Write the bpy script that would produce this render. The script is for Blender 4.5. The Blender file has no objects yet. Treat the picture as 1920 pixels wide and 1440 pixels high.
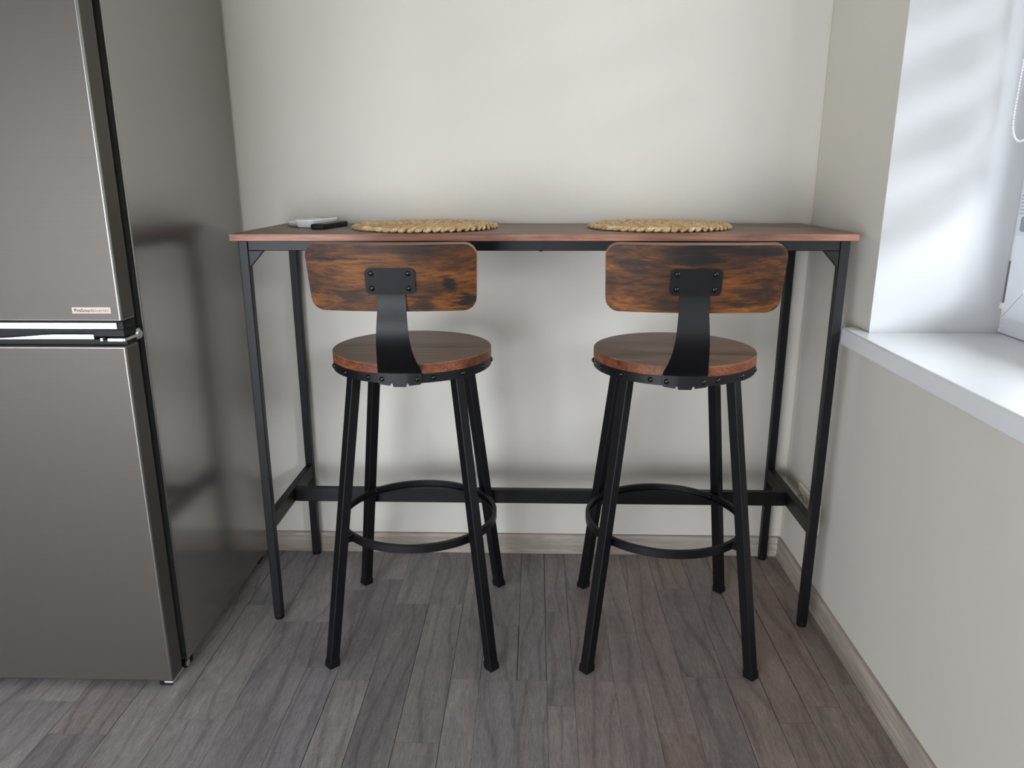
import bpy, bmesh, math, random
from mathutils import Vector, Matrix, noise

random.seed(7)
C = bpy.context.scene.collection
SC = bpy.context.scene
PI = math.pi

# ------------------------------------------------------------------ camera
CAM = Vector((0.0015, -2.1073, 1.1120))
YAW, PITCH, ROLL, F_PX = -0.0308, 0.2681, -0.0026, 1420.26
f = Vector((math.sin(YAW) * math.cos(PITCH), math.cos(YAW) * math.cos(PITCH), -math.sin(PITCH)))
r = Vector((math.cos(YAW), -math.sin(YAW), 0))
u = r.cross(f)
r, u = r * math.cos(ROLL) + u * math.sin(ROLL), u * math.cos(ROLL) - r * math.sin(ROLL)
cd = bpy.data.cameras.new('camera')
cd.sensor_width = 36.0
cd.lens = 36.0 * F_PX / 1920.0
cd.clip_start = 0.02
cam = bpy.data.objects.new('camera', cd)
cam.matrix_world = Matrix(((r.x, u.x, -f.x, CAM.x), (r.y, u.y, -f.y, CAM.y), (r.z, u.z, -f.z, CAM.z), (0, 0, 0, 1)))
C.objects.link(cam)
SC.camera = cam

# ------------------------------------------------------------------ world, sun, exposure
WORLD_STRENGTH = 15.2
SUN_STRENGTH = 1.7
SC.view_settings.view_transform = 'Standard'
SC.view_settings.look = 'None'
SC.view_settings.exposure = 0.0
SC.view_settings.gamma = 1.0
SC.view_settings.use_curve_mapping = False
w = bpy.data.worlds.new('overcast_sky')
SC.world = w
w.use_nodes = True
bg = w.node_tree.nodes['Background']
bg.inputs[0].default_value = (0.87, 0.92, 1.0, 1)
bg.inputs[1].default_value = WORLD_STRENGTH
sd = bpy.data.lights.new('hazy_sun', 'SUN')
sd.energy = SUN_STRENGTH
sd.angle = 0.28
sd.color = (0.88, 0.92, 1.0)
sun = bpy.data.objects.new('hazy_sun', sd)
sun.rotation_euler = Vector((-1.0, 1.2, -0.45)).to_track_quat('-Z', 'Y').to_euler()
C.objects.link(sun)


def portal(name, loc, direction, sx, sy):
    d = bpy.data.lights.new(name, 'AREA')
    d.shape = 'RECTANGLE'
    d.size, d.size_y = sx, sy
    d.cycles.is_portal = True
    o = bpy.data.objects.new(name, d)
    o.location = loc
    o.rotation_euler = Vector(direction).to_track_quat('-Z', 'Y').to_euler()
    C.objects.link(o)


# room measures
XW = 0.745            # inner face of the window wall
Y_JAMB, Y_JAMB2 = -0.428, -2.30
Z_SILL, Z_HEAD = 0.775, 2.25
X_FRAME = 1.024
XL, YR, ZC = -3.2, -3.7, 2.65
portal('window_portal', (1.16, (Y_JAMB + Y_JAMB2) / 2, (Z_SILL + Z_HEAD) / 2), (-1, 0, 0), 1.85, 1.45)
portal('added_window_portal', (-1.75, YR - 0.17, 0.74), (0, 1, 0), 2.7, 1.42)  # portal of the unseen window added behind the camera

# ------------------------------------------------------------------ material helpers


def lin(c):
    return tuple((x / 12.92 if x <= 0.04045 else ((x + 0.055) / 1.055) ** 2.4) for x in [v / 255 for v in c]) + (1.0,)


class NT:
    def __init__(self, name):
        self.m = bpy.data.materials.new(name)
        self.m.use_nodes = True
        self.t = self.m.node_tree
        self.b = self.t.nodes['Principled BSDF']

    def n(self, kind, **kw):
        nd = self.t.nodes.new(kind)
        for k, v in kw.items():
            setattr(nd, k, v)
        return nd

    def l(self, a, b):
        self.t.links.new(a, b)

    def val(self, nd, **kw):
        for k, v in kw.items():
            nd.inputs[k].default_value = v

    def coords(self, scale, rand=0.0, kind='Object'):
        tc = self.n('ShaderNodeTexCoord')
        mp = self.n('ShaderNodeMapping')
        mp.inputs['Scale'].default_value = scale
        src = tc.outputs[kind]
        if rand:
            oi = self.n('ShaderNodeObjectInfo')
            mu = self.n('ShaderNodeVectorMath', operation='SCALE')
            cx = self.n('ShaderNodeCombineXYZ')
            for i in range(3):
                self.l(oi.outputs['Random'], cx.inputs[i])
            self.l(cx.outputs[0], mu.inputs[0])
            mu.inputs['Scale'].default_value = rand
            ad = self.n('ShaderNodeVectorMath', operation='ADD')
            self.l(src, ad.inputs[0])
            self.l(mu.outputs[0], ad.inputs[1])
            src = ad.outputs[0]
        self.l(src, mp.inputs['Vector'])
        return mp.outputs[0]

    def noise(self, vec, scale=5.0, detail=4.0, rough=0.6, dist=0.0):
        nd = self.n('ShaderNodeTexNoise')
        self.val(nd, Scale=scale, Detail=detail, Roughness=rough, Distortion=dist)
        self.l(vec, nd.inputs['Vector'])
        return nd.outputs['Fac']

    def ramp(self, fac, stops):
        nd = self.n('ShaderNodeValToRGB')
        el = nd.color_ramp.elements
        while len(el) < len(stops):
            el.new(0.5)
        for e, (p, c) in zip(el, stops):
            e.position = p
            e.color = c
        self.l(fac, nd.inputs[0])
        return nd.outputs[0]

    def mix(self, a, b, fac, mode='MIX'):
        nd = self.n('ShaderNodeMix', data_type='RGBA', blend_type=mode)
        for sock, v in ((nd.inputs[6], a), (nd.inputs[7], b), (nd.inputs[0], fac)):
            if hasattr(v, 'is_output'):
                self.l(v, sock)
            else:
                sock.default_value = v
        return nd.outputs[2]

    def math(self, op, a, b=0.0):
        nd = self.n('ShaderNodeMath', operation=op)
        for i, v in enumerate((a, b)):
            if hasattr(v, 'is_output'):
                self.l(v, nd.inputs[i])
            else:
                nd.inputs[i].default_value = v
        return nd.outputs[0]

    def bump(self, h, strength=0.2, dist=0.001):
        nd = self.n('ShaderNodeBump')
        nd.inputs['Strength'].default_value = strength
        nd.inputs['Distance'].default_value = dist
        self.l(h, nd.inputs['Height'])
        self.l(nd.outputs[0], self.b.inputs['Normal'])

    def base(self, col, rough=0.5, metal=0.0, spec=0.5):
        if hasattr(col, 'is_output'):
            self.l(col, self.b.inputs['Base Color'])
        else:
            self.b.inputs['Base Color'].default_value = col
        if hasattr(rough, 'is_output'):
            self.l(rough, self.b.inputs['Roughness'])
        else:
            self.b.inputs['Roughness'].default_value = rough
        self.b.inputs['Metallic'].default_value = metal
        self.b.inputs['Specular IOR Level'].default_value = spec
        return self.m


def plain(name, col, rough=0.5, metal=0.0, spec=0.5, nscale=0.0, nstr=0.1, var=0.0, bdist=0.0006):
    t = NT(name)
    c = lin(col)
    if var:
        v = t.coords((1, 1, 1))
        nz = t.noise(v, 3.0, 3, 0.5)
        c = t.ramp(nz, [(0.3, tuple(x * (1 - var) for x in c[:3]) + (1,)), (0.7, tuple(min(1, x * (1 + var)) for x in c[:3]) + (1,))])
    t.base(c, rough, metal, spec)
    if nscale:
        v = t.coords((1, 1, 1))
        t.bump(t.noise(v, nscale, 3, 0.6), nstr, bdist)
    return t.m


M = {}
M['wall'] = plain('wall_paint', (208, 204, 194), 0.6, spec=0.3, nscale=260, nstr=0.12, var=0.015)
M['reveal'] = plain('reveal_white_paint', (190, 191, 192), 0.5, nscale=180, nstr=0.1)
M['ceiling'] = plain('ceiling_paint', (150, 147, 140), 0.8)
M['sill'] = plain('sill_white_laminate', (220, 221, 223), 0.22, nscale=500, nstr=0.03)
M['pvc'] = plain('white_pvc', (226, 228, 232), 0.3, nscale=300, nstr=0.03)
M['caulk'] = plain('white_caulk', (208, 200, 186), 0.5, nscale=90, nstr=0.3)
M['cream'] = plain('cream_plastic', (232, 226, 208), 0.4, nscale=200, nstr=0.03)
M['black_metal'] = plain('black_powder_coat', (8, 8, 12), 0.46, spec=0.33, nscale=900, nstr=0.10, bdist=0.0004)
M['black_screw'] = plain('black_screw_steel', (20, 20, 22), 0.25, metal=0.3, nscale=400, nstr=0.05)
M['black_plastic'] = plain('black_plastic', (11, 11, 13), 0.5, spec=0.25, nscale=500, nstr=0.05)
M['gap'] = plain('floor_joint_dark', (22, 20, 20), 0.9, nscale=100, nstr=0.1)
M['chrome'] = plain('brushed_aluminium_strip', (188, 189, 193), 0.30, metal=0.9, nscale=300, nstr=0.03)
M['zinc'] = plain('zinc_hinge_steel', (200, 203, 206), 0.3, metal=0.9, nscale=300, nstr=0.05)
M['white_gloss'] = plain('white_gloss_plastic', (238, 239, 241), 0.2, nscale=300, nstr=0.02)
M['ground'] = plain('outdoor_ground', (120, 122, 104), 0.9, nscale=4, var=0.2)
M['facade'] = plain('added_facade_drab', (104, 102, 84), 0.9, nscale=4, var=0.1)  # drab surface of the unseen sky blockers added outside
M['hinge_grey'] = plain('dark_hinge_steel', (104, 108, 108), 0.4, metal=0.3, nscale=60, nstr=0.3)
M['blind'] = None


def fridge_front():
    t = NT('brushed_grey_steel_door')
    v = t.coords((2, 2, 900))
    nz = t.noise(v, 1.0, 3, 0.6)
    c = t.ramp(nz, [(0.3, lin((79, 74, 69))), (0.7, lin((82, 77, 72)))])
    t.base(c, 0.46, 0.55)
    return t.m


M['edge_highlight'] = plain('highlight_edge_steel', (142, 140, 137), 0.34, metal=1.0, nscale=300, nstr=0.02)  # lighter, shinier bevel metal: paints the highlight line along the fridge edges
M['fridge_front'] = fridge_front()
M['fridge_side'] = plain('dark_grey_satin_steel', (158, 156, 153), 0.19, metal=0.85, nscale=300, nstr=0.015, bdist=0.0003)


def wood(name, dark, mid, light, axis='x', rough=0.5, rand=9.0, blobs=None, fine=0.45, scale=1.0, spec=0.4, contrast=1.0):
    """streaky rustic board, the grain along one axis; blobs = dark knots (x, z, rx, rz, strength) in object space"""
    t = NT(name)
    s = {'x': (6, 150, 150), 'y': (90, 4, 90), 'z': (90, 90, 4)}[axis]
    s = tuple(q * scale for q in s)
    b = {'x': (2.2, 13, 13), 'y': (13, 2.2, 13), 'z': (13, 13, 2.2)}[axis]
    b = tuple(q * scale for q in b)
    streak = t.noise(t.coords(s, rand), 1.0, 5, 0.65, 0.4)
    big = t.noise(t.coords(b, rand), 1.0, 4, 0.6, 0.8)
    c = t.ramp(big, [(0.5 - 0.2 / contrast, lin(dark)), (0.48, lin(mid)), (0.5 + 0.2 / contrast, lin(light))])
    st = t.ramp(streak, [(0.34, (fine, fine, fine, 1)), (0.62, (1.08, 1.08, 1.08, 1))])
    c = t.mix(c, st, 1.0, 'MULTIPLY')
    if blobs:
        tc = t.n('ShaderNodeTexCoord')
        wob = t.noise(t.coords((16, 16, 150), 0), 1.0, 5, 0.75)
        sep = t.n('ShaderNodeSeparateXYZ')
        t.l(tc.outputs['Object'], sep.inputs[0])
        for (bx, bz, rx, rz, k) in blobs:
            dx = t.math('DIVIDE', t.math('SUBTRACT', sep.outputs[0], bx), rx)
            dz = t.math('DIVIDE', t.math('SUBTRACT', sep.outputs[2], bz), rz)
            d = t.math('SQRT', t.math('ADD', t.math('MULTIPLY', dx, dx), t.math('MULTIPLY', dz, dz)))
            d = t.math('ADD', d, t.math('MULTIPLY', t.math('SUBTRACT', wob, 0.5), 3.4))
            fac = t.ramp(d, [(0.55, (k, k, k, 1)), (1.0, (0, 0, 0, 1))])
            c = t.mix(c, lin((14, 9, 7)), fac)
    t.base(c, rough, 0.0, spec)
    t.bump(streak, 0.25, 0.0006)
    return t.m


M['table_top'] = wood('walnut_laminate_top', (84, 62, 52), (116, 88, 74), (138, 108, 92), 'x', 0.42, 0, fine=0.7, contrast=1.2)
M['table_edge'] = wood('walnut_laminate_edge_lit', (124, 82, 64), (160, 110, 88), (180, 130, 106), 'x', 0.5, 0, fine=0.55, scale=1.6)  # lighter than the top: light on the edge put into its colour
M['seat_top'] = wood('rustic_seat_laminate_sheen', (86, 62, 48), (132, 100, 80), (150, 120, 98), 'x', 0.40, 9, fine=0.6)  # greyer than the edge: sheen of grazing reflection put into the colour
M['seat_edge'] = wood('rustic_seat_edge', (74, 38, 22), (118, 64, 38), (150, 88, 56), 'x', 0.5, 9, fine=0.4, scale=1.8)
M['back_edge'] = wood('rustic_board_edge', (120, 84, 66), (150, 110, 90), (172, 132, 112), 'x', 0.5, 3, fine=0.7)
BACK = ((20, 11, 5), (84, 46, 13), (130, 77, 22))
M['back_a'] = wood('rustic_back_board_knotted', *BACK, 'x', 0.5, 3, fine=0.22, scale=1.25, contrast=1.25, blobs=[
    (0.116, 0.906, 0.017, 0.013, 1.0), (0.150, 0.868, 0.040, 0.020, 0.95), (0.085, 0.890, 0.022, 0.008, 0.5),
    (-0.110, 0.957, 0.075, 0.0036, 1.0), (-0.09, 0.880, 0.045, 0.014, 0.7), (0.06, 0.865, 0.03, 0.02, 0.8),
    (0.06, 0.965, 0.05, 0.014, 0.6), (-0.13, 0.925, 0.035, 0.014, 0.45)])
M['back_b'] = wood('rustic_back_board_charred', *BACK, 'x', 0.5, 5, fine=0.22, scale=1.25, contrast=1.35, blobs=[
    (0.0, 0.957, 0.06, 0.022, 1.0), (0.135, 0.972, 0.036, 0.010, 0.9), (-0.115, 0.948, 0.035, 0.02, 0.7),
    (0.10, 0.893, 0.05, 0.010, 0.7), (-0.08, 0.91, 0.022, 0.008, 0.55), (0.14, 0.915, 0.03, 0.015, 0.55),
    (0.09, 0.868, 0.04, 0.008, 0.7), (-0.045, 0.868, 0.03, 0.016, 0.6)])


def floor_wood():
    t = NT('grey_oak_laminate_plank')
    rnd = 7.0
    grit = t.noise(t.coords((900, 240, 60), rnd), 1.0, 2, 0.6)
    fine = t.noise(t.coords((430, 34, 60), rnd), 1.0, 5, 0.7, 0.3)
    mid = t.noise(t.coords((22, 3.2, 10), rnd), 1.0, 5, 0.62, 1.4)
    wv = t.n('ShaderNodeTexWave', wave_type='BANDS', bands_direction='X')
    t.val(wv, Scale=5.5, Distortion=16.0, Detail=2.5)
    wv.inputs['Detail Scale'].default_value = 0.7
    t.l(t.coords((1, 0.30, 1), rnd), wv.inputs['Vector'])
    cloud = t.noise(t.coords((9, 7, 5), rnd), 1.0, 3, 0.6)
    saw = t.noise(t.coords((7, 260, 5), rnd), 1.0, 2, 0.5)
    oi = t.n('ShaderNodeObjectInfo')
    c = t.mix(oi.outputs['Color'], t.ramp(mid, [(0.3, (0.80, 0.80, 0.81, 1)), (0.7, (1.14, 1.14, 1.13, 1))]), 1.0, 'MULTIPLY')
    c = t.mix(c, t.ramp(fine, [(0.36, (0.60, 0.60, 0.61, 1)), (0.6, (1.10, 1.10, 1.10, 1))]), 0.7, 'MULTIPLY')
    c = t.mix(c, t.ramp(wv.outputs['Fac'], [(0.0, (0.62, 0.62, 0.63, 1)), (0.13, (1.0, 1.0, 1.0, 1)), (0.8, (1.05, 1.05, 1.05, 1))]), 0.6, 'MULTIPLY')
    c = t.mix(c, t.ramp(saw, [(0.60, (1, 1, 1, 1)), (0.78, (1.25, 1.25, 1.25, 1))]), 0.5, 'MULTIPLY')
    c = t.mix(c, t.ramp(grit, [(0.35, (0.72, 0.72, 0.73, 1)), (0.62, (1.12, 1.12, 1.12, 1))]), 0.6, 'MULTIPLY')
    c = t.mix(c, t.ramp(cloud, [(0.3, (0.86, 0.86, 0.88, 1)), (0.7, (1.12, 1.11, 1.09, 1))]), 0.8, 'MULTIPLY')
    t.base(c, 0.47, 0.0, 0.4)
    t.bump(fine, 0.25, 0.0005)
    return t.m


M['plank'] = floor_wood()


def skirting(name, axis):
    return wood(name, (132, 121, 110), (164, 153, 142), (188, 178, 167), axis, 0.5, 0, fine=0.72, contrast=0.8)


M['skirt_x'] = skirting('grey_oak_skirting_back', 'x')
M['skirt_y'] = skirting('grey_oak_skirting_side', 'y')


def straw():
    t = NT('braided_water_hyacinth')
    v = t.coords((60, 60, 60))
    n1 = t.noise(v, 1.0, 3, 0.6)
    n2 = t.noise(t.coords((320, 320, 320)), 1.0, 2, 0.5)
    c = t.ramp(n1, [(0.3, lin((178, 138, 92))), (0.48, lin((224, 188, 140))), (0.7, lin((246, 224, 186)))])
    c = t.mix(c, t.ramp(n2, [(0.35, (0.62, 0.60, 0.56, 1)), (0.6, (1.05, 1.05, 1.05, 1))]), 0.8, 'MULTIPLY')
    t.base(c, 0.7, 0, 0.25)
    t.bump(n2, 0.4, 0.0008)
    return t.m


M['straw'] = straw()


def glass_mat():
    t = NT('clear_window_glass')
    tr = t.n('ShaderNodeBsdfTransparent')
    gl = t.n('ShaderNodeBsdfGlossy')
    gl.inputs['Roughness'].default_value = 0.0
    fr = t.n('ShaderNodeFresnel')
    fr.inputs['IOR'].default_value = 1.45
    mx = t.n('ShaderNodeMixShader')
    ge = t.n('ShaderNodeNewGeometry')
    t.l(t.math('MULTIPLY', fr.outputs[0], t.math('SUBTRACT', 1.0, ge.outputs['Backfacing'])), mx.inputs[0])
    t.l(tr.outputs[0], mx.inputs[1])
    t.l(gl.outputs[0], mx.inputs[2])
    t.l(mx.outputs[0], t.t.nodes['Material Output'].inputs[0])
    return t.m


M['glass'] = glass_mat()


def blind_mat():
    t = NT('white_blind_fabric')
    v = t.coords((900, 900, 900))
    wv = t.noise(v, 1.0, 2, 0.5)
    c = t.ramp(wv, [(0.3, (0.78, 0.78, 0.78, 1)), (0.7, (0.86, 0.86, 0.86, 1))])
    di = t.n('ShaderNodeBsdfDiffuse')
    tl = t.n('ShaderNodeBsdfTranslucent')
    t.l(c, di.inputs[0])
    t.l(c, tl.inputs[0])
    mx = t.n('ShaderNodeMixShader')
    mx.inputs[0].default_value = 0.35
    t.l(di.outputs[0], mx.inputs[1])
    t.l(tl.outputs[0], mx.inputs[2])
    t.l(mx.outputs[0], t.t.nodes['Material Output'].inputs[0])
    return t.m


M['blind'] = blind_mat()


def sheer_mat():
    t = NT('sheer_blind_mesh')
    v = t.coords((700, 700, 700))
    wv = t.noise(v, 1.0, 2, 0.5)
    c = t.ramp(wv, [(0.3, (0.70, 0.70, 0.70, 1)), (0.7, (0.80, 0.80, 0.80, 1))])
    tl = t.n('ShaderNodeBsdfTranslucent')
    t.l(c, tl.inputs[0])
    tr = t.n('ShaderNodeBsdfTransparent')
    mx = t.n('ShaderNodeMixShader')
    mx.inputs[0].default_value = 0.45
    t.l(tr.outputs[0], mx.inputs[1])
    t.l(tl.outputs[0], mx.inputs[2])
    t.l(mx.outputs[0], t.t.nodes['Material Output'].inputs[0])
    return t.m


M['sheer'] = sheer_mat()


def sticker_mat():
    """sash label: fine ruled lines above a grey rounded patch (flat print)"""
    t = NT('printed_sash_sticker')
    tc = t.n('ShaderNodeTexCoord')
    sep = t.n('ShaderNodeSeparateXYZ')
    t.l(tc.outputs['Object'], sep.inputs[0])
    wv = t.math('FRACT', t.math('MULTIPLY', sep.outputs[2], 140.0))
    ln = t.math('GREATER_THAN', wv, 0.72)
    up = t.math('GREATER_THAN', sep.outputs[2], 1.031)
    fac = t.math('MULTIPLY', ln, up)
    c = t.mix(lin((214, 216, 222)), lin((150, 152, 158)), fac)
    return t.base(c, 0.35)


M['sticker'] = sticker_mat()
M['grey_patch'] = plain('grey_print', (140, 144, 156), 0.4, nscale=300, nstr=0.02)
M['badge'] = plain('badge_champagne', (196, 178, 166), 0.4, metal=0.0, nscale=300, nstr=0.02)
M['ink_dark'] = plain('badge_ink_dark', (12, 10, 10), 0.5, nscale=300, nstr=0.02)
M['ink_grey'] = plain('badge_ink_grey', (48, 40, 38), 0.5, nscale=300, nstr=0.02)
M['ink_pale'] = plain('badge_ink_pale', (112, 96, 90), 0.5, nscale=300, nstr=0.02)
M['keys'] = plain('remote_key_grey', (150, 152, 156), 0.4, nscale=300, nstr=0.02)

# ------------------------------------------------------------------ mesh helpers


def box(bm, lo, hi, mi=0):
    vs = [bm.verts.new((x, y, z)) for x in (lo[0], hi[0]) for y in (lo[1], hi[1]) for z in (lo[2], hi[2])]
    out = []
    for q in ((0, 1, 3, 2), (4, 6, 7, 5), (0, 4, 5, 1), (2, 3, 7, 6), (0, 2, 6, 4), (1, 5, 7, 3)):
        fc = bm.faces.new([vs[i] for i in q])
        fc.material_index = mi
        out.append(fc)
    return out


def bar(bm, p0, p1, wx, wy, ax=None, mi=0, s1=1.0):
    """straight rectangular bar from p0 to p1 with horizontal end cuts; ax = first side direction (horizontal)"""
    p0, p1 = Vector(p0), Vector(p1)
    ax = Vector(ax) if ax else Vector((1, 0, 0))
    ay = Vector((-ax.y, ax.x, 0))
    ring = []
    for p, s in ((p0, 1.0), (p1, s1)):
        ring.append([bm.verts.new(p + ax * (i * wx * s / 2) + ay * (j * wy * s / 2)) for i, j in ((-1, -1), (1, -1), (1, 1), (-1, 1))])
    a, b = ring
    bm.faces.new(a[::-1])
    bm.faces.new(b)
    for i in range(4):
        bm.faces.new((a[i], a[(i + 1) % 4], b[(i + 1) % 4], b[i]))


def lathe(bm, prof, n=48, cx=0, cy=0, closed=False, mi=None):
    """prof: list of (radius, z); revolve about the vertical axis; radius 0 ends become poles"""
    rings = []
    for (rr, z) in prof:
        if rr < 1e-7:
            rings.append([bm.verts.new((cx, cy, z))])
        else:
            rings.append([bm.verts.new((cx + rr * math.cos(2 * PI * i / n), cy + rr * math.sin(2 * PI * i / n), z)) for i in range(n)])
    pairs = list(zip(rings[:-1], rings[1:]))
    if closed:
        pairs.append((rings[-1], rings[0]))
    for k, (a, b) in enumerate(pairs):
        for i in range(n):
            j = (i + 1) % n
            if len(a) == 1 and len(b) == 1:
                continue
            if len(a) == 1:
                fc = bm.faces.new((a[0], b[j], b[i]))
            elif len(b) == 1:
                fc = bm.faces.new((a[i], a[j], b[0]))
            else:
                fc = bm.faces.new((a[i], a[j], b[j], b[i]))
            if mi:
                fc.material_index = mi[k]


def dome(bm, centre, nrm, rad, h, n=10, rings=3):
    nrm = Vector(nrm).normalized()
    a = nrm.orthogonal().normalized()
    b = nrm.cross(a)
    c = Vector(centre)
    prev = None
    for k in range(rings):
        t = k / rings * PI / 2
        ring = [bm.verts.new(c + nrm * (h * math.sin(t)) + (a * math.cos(2 * PI * i / n) + b * math.sin(2 * PI * i / n)) * rad * math.cos(t)) for i in range(n)]
        if prev:
            for i in range(n):
                bm.faces.new((prev[i], prev[(i + 1) % n], ring[(i + 1) % n], ring[i]))
        else:
            bm.faces.new(ring[::-1])
        prev = ring
    top = bm.verts.new(c + nrm * h)
    for i in range(n):
        bm.faces.new((prev[i], prev[(i + 1) % n], top))


def obj(name, bm, mats, parent=None, bevel=0.0, seg=2, smooth=False, angle=0.6):
    me = bpy.data.meshes.new(name)
    bmesh.ops.recalc_face_normals(bm, faces=bm.faces[:])
    bm.to_mesh(me)
    bm.free()
    for m in (mats if isinstance(mats, (list, tuple)) else [mats]):
        me.materials.append(m)
    o = bpy.data.objects.new(name, me)
    C.objects.link(o)
    if parent:
        o.parent = parent
    if smooth or bevel:
        me.shade_smooth()
        if hasattr(me, 'set_sharp_from_angle'):
            me.set_sharp_from_angle(angle=0.7)
    if bevel:
        bv = o.modifiers.new('bevel', 'BEVEL')
        bv.width, bv.segments, bv.limit_method, bv.angle_limit = bevel, seg, 'ANGLE', angle
        bv.harden_normals = True
    return o


def boxobj(name, lo, hi, m, parent=None, bevel=0.0, seg=2):
    bm = bmesh.new()
    box(bm, lo, hi)
    return obj(name, bm, m, parent, bevel, seg)


def empty(name, loc, rz=0.0):
    o = bpy.data.objects.new(name, None)
    o.location = loc
    o.rotation_euler = (0, 0, rz)
    o.empty_display_size = 0.1
    C.objects.link(o)
    return o


def tag(o, label=None, cat=None, group=None, kind=None):
    for k, v in (('label', label), ('category', cat), ('group', group), ('kind', kind)):
        if v:
            o[k] = v
    return o


def kids(o):
    return [c for c in bpy.data.objects if c.parent == o]


def copy_tree(o, parent=None):
    c = o.copy()
    C.objects.link(c)
    if parent:
        c.parent = parent
    for ch in kids(o):
        copy_tree(ch, c)
    return c


# ------------------------------------------------------------------ the room
floor = tag(boxobj('floor', (XL, YR, -0.06), (XW, 0.0, -0.0035), M['gap']), 'dark grey-brown wood laminate floor of narrow strips', kind='structure')
seams = [-3.2, -3.02, -2.83, -2.65, -2.46, -2.28, -2.10, -1.92, -1.74, -1.60, -1.47, -1.35, -1.24, -1.12, -1.004, -0.88, -0.768, -0.65, -0.529, -0.452, -0.371, -0.28, -0.187,
         -0.12, -0.035, 0.033, 0.0935, 0.187, 0.262, 0.345, 0.443, 0.52, 0.592, 0.668, 0.7435]
fixed = {(-0.371, -0.28): [-0.303, -0.95], (-0.28, -0.187): [-0.303, -0.82], (-0.187, -0.12): [-0.617, -1.2], (-0.12, -0.035): [-0.40, -0.617], (-0.035, 0.033): [-0.617],
         (0.033, 0.0935): [-0.334], (0.345, 0.443): [-0.21, -0.595], (0.443, 0.52): [-0.595, -1.0], (0.262, 0.345): [-0.78], (0.0935, 0.187): [-0.22, -0.617],
         (0.187, 0.262): [-0.617, -0.90]}
TONES = [(86, 83, 83), (91, 88, 88), (82, 79, 80), (94, 90, 89), (88, 86, 87)]
WARM = [(94, 84, 80), (90, 80, 75), (85, 78, 75), (92, 80, 75)]
for a, b in zip(seams[:-1], seams[1:]):
    cuts = [0.0]
    if (a, b) in fixed:
        cuts += fixed[(a, b)]
    y = cuts[-1]
    if (a, b) not in fixed:
        y -= random.uniform(0.12, 0.5)
        cuts.append(y)
    while y > YR + 0.5:
        y -= random.uniform(0.34, 0.62) if y > -1.5 else random.uniform(1.0, 1.6)
        cuts.append(max(y, YR))
    if cuts[-1] > YR:
        cuts.append(YR)
    for y1, y0 in zip(cuts[:-1], cuts[1:]):
        if y1 - y0 < 0.02:
            continue
        dz = random.uniform(-0.00025, 0.0)
        g = random.choice((0.00025, 0.0004, 0.0009))
        o = boxobj('plank', (a + g, y0 + g * 0.8, -0.0045), (b - g, y1 - g * 0.8, dz), M['plank'], floor)
        warm = 0.08 + 0.85 * max(0.0, min(1.0, ((a + b) / 2 + 0.05) / 0.4))
        if a < -0.85 and random.random() < 0.45:
            warm = 0.6
        c0, c1 = lin(random.choice(TONES)), lin(random.choice(WARM))
        k = random.uniform(0.93, 1.08) * 2.9
        o.color = tuple((c0[i] * (1 - warm) + c1[i] * warm) * k for i in range(3)) + (1,)

tag(boxobj('wall_back', (XL - 0.2, 0.0, -0.06), (1.4, 0.18, ZC), M['wall']), 'pale grey painted back wall behind the bar table', kind='structure')
tag(boxobj('wall_left', (XL - 0.2, YR, -0.06), (XL, 0.0, ZC), M['wall']), 'pale grey painted side wall', kind='structure')
tag(boxobj('ceiling', (XL - 0.2, YR - 0.2, ZC), (1.4, 0.18, ZC + 0.15), M['ceiling']), 'plain painted ceiling', kind='structure')
bm = bmesh.new()
XO = 1.13
box(bm, (XW, YR, -0.06), (XO, 0.0, Z_SILL - 0.04))
box(bm, (XW, YR, Z_HEAD), (XO, 0.0, ZC))
box(bm, (XW, Y_JAMB, Z_SILL - 0.04), (XO, 0.0, Z_HEAD))
box(bm, (XW, YR, Z_SILL - 0.04), (XO, Y_JAMB2, Z_HEAD))
for fc in bm.faces:
    if fc.calc_center_median().x > XW + 0.05:
        fc.material_index = 1
tag(obj('wall_right', bm, [M['wall'], M['reveal']]), 'pale grey wall with a deep white window recess', kind='structure')
bm = bmesh.new()
RX0, RX1, RZ0, RZ1 = -3.1, -0.4, 0.03, 1.45  # unseen opening, added and sized to fill the room with light
for lo, hi in (((XL, YR - 0.2, -0.06), (RX0, YR, ZC)), ((RX1, YR - 0.2, -0.06), (1.4, YR, ZC)), ((RX0, YR - 0.2, -0.06), (RX1, YR, RZ0)), ((RX0, YR - 0.2, RZ1), (RX1, YR, ZC))):
    box(bm, lo, hi)
tag(obj('wall_rear', bm, M['wall']), 'pale grey wall on the viewer side with an added window opening', kind='structure')
bm = bmesh.new()
for lo, hi in (((RX0, YR - 0.12, RZ0), (RX0 + 0.07, YR - 0.06, RZ1)), ((RX1 - 0.07, YR - 0.12, RZ0), (RX1, YR - 0.06, RZ1)),
               ((RX0 + 0.07, YR - 0.12, RZ0), (RX1 - 0.07, YR - 0.06, RZ0 + 0.07)), ((RX0 + 0.07, YR - 0.12, RZ1 - 0.07), (RX1 - 0.07, YR - 0.06, RZ1)),
               ((-1.8, YR - 0.12, RZ0 + 0.07), (-1.7, YR - 0.06, RZ1 - 0.07))):
    box(bm, lo, hi)
win2 = tag(obj('added_window', bm, M['pvc'], bevel=0.004), 'unseen white framed window added on the viewer side for fill light', kind='structure')
boxobj('pane', (RX0 + 0.06, YR - 0.094, RZ0 + 0.06), (RX1 - 0.06, YR - 0.088, RZ1 - 0.06), M['glass'], win2)

# skirting boards (profile swept along the wall, three bands in relief)
HB = 0.0615


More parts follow.
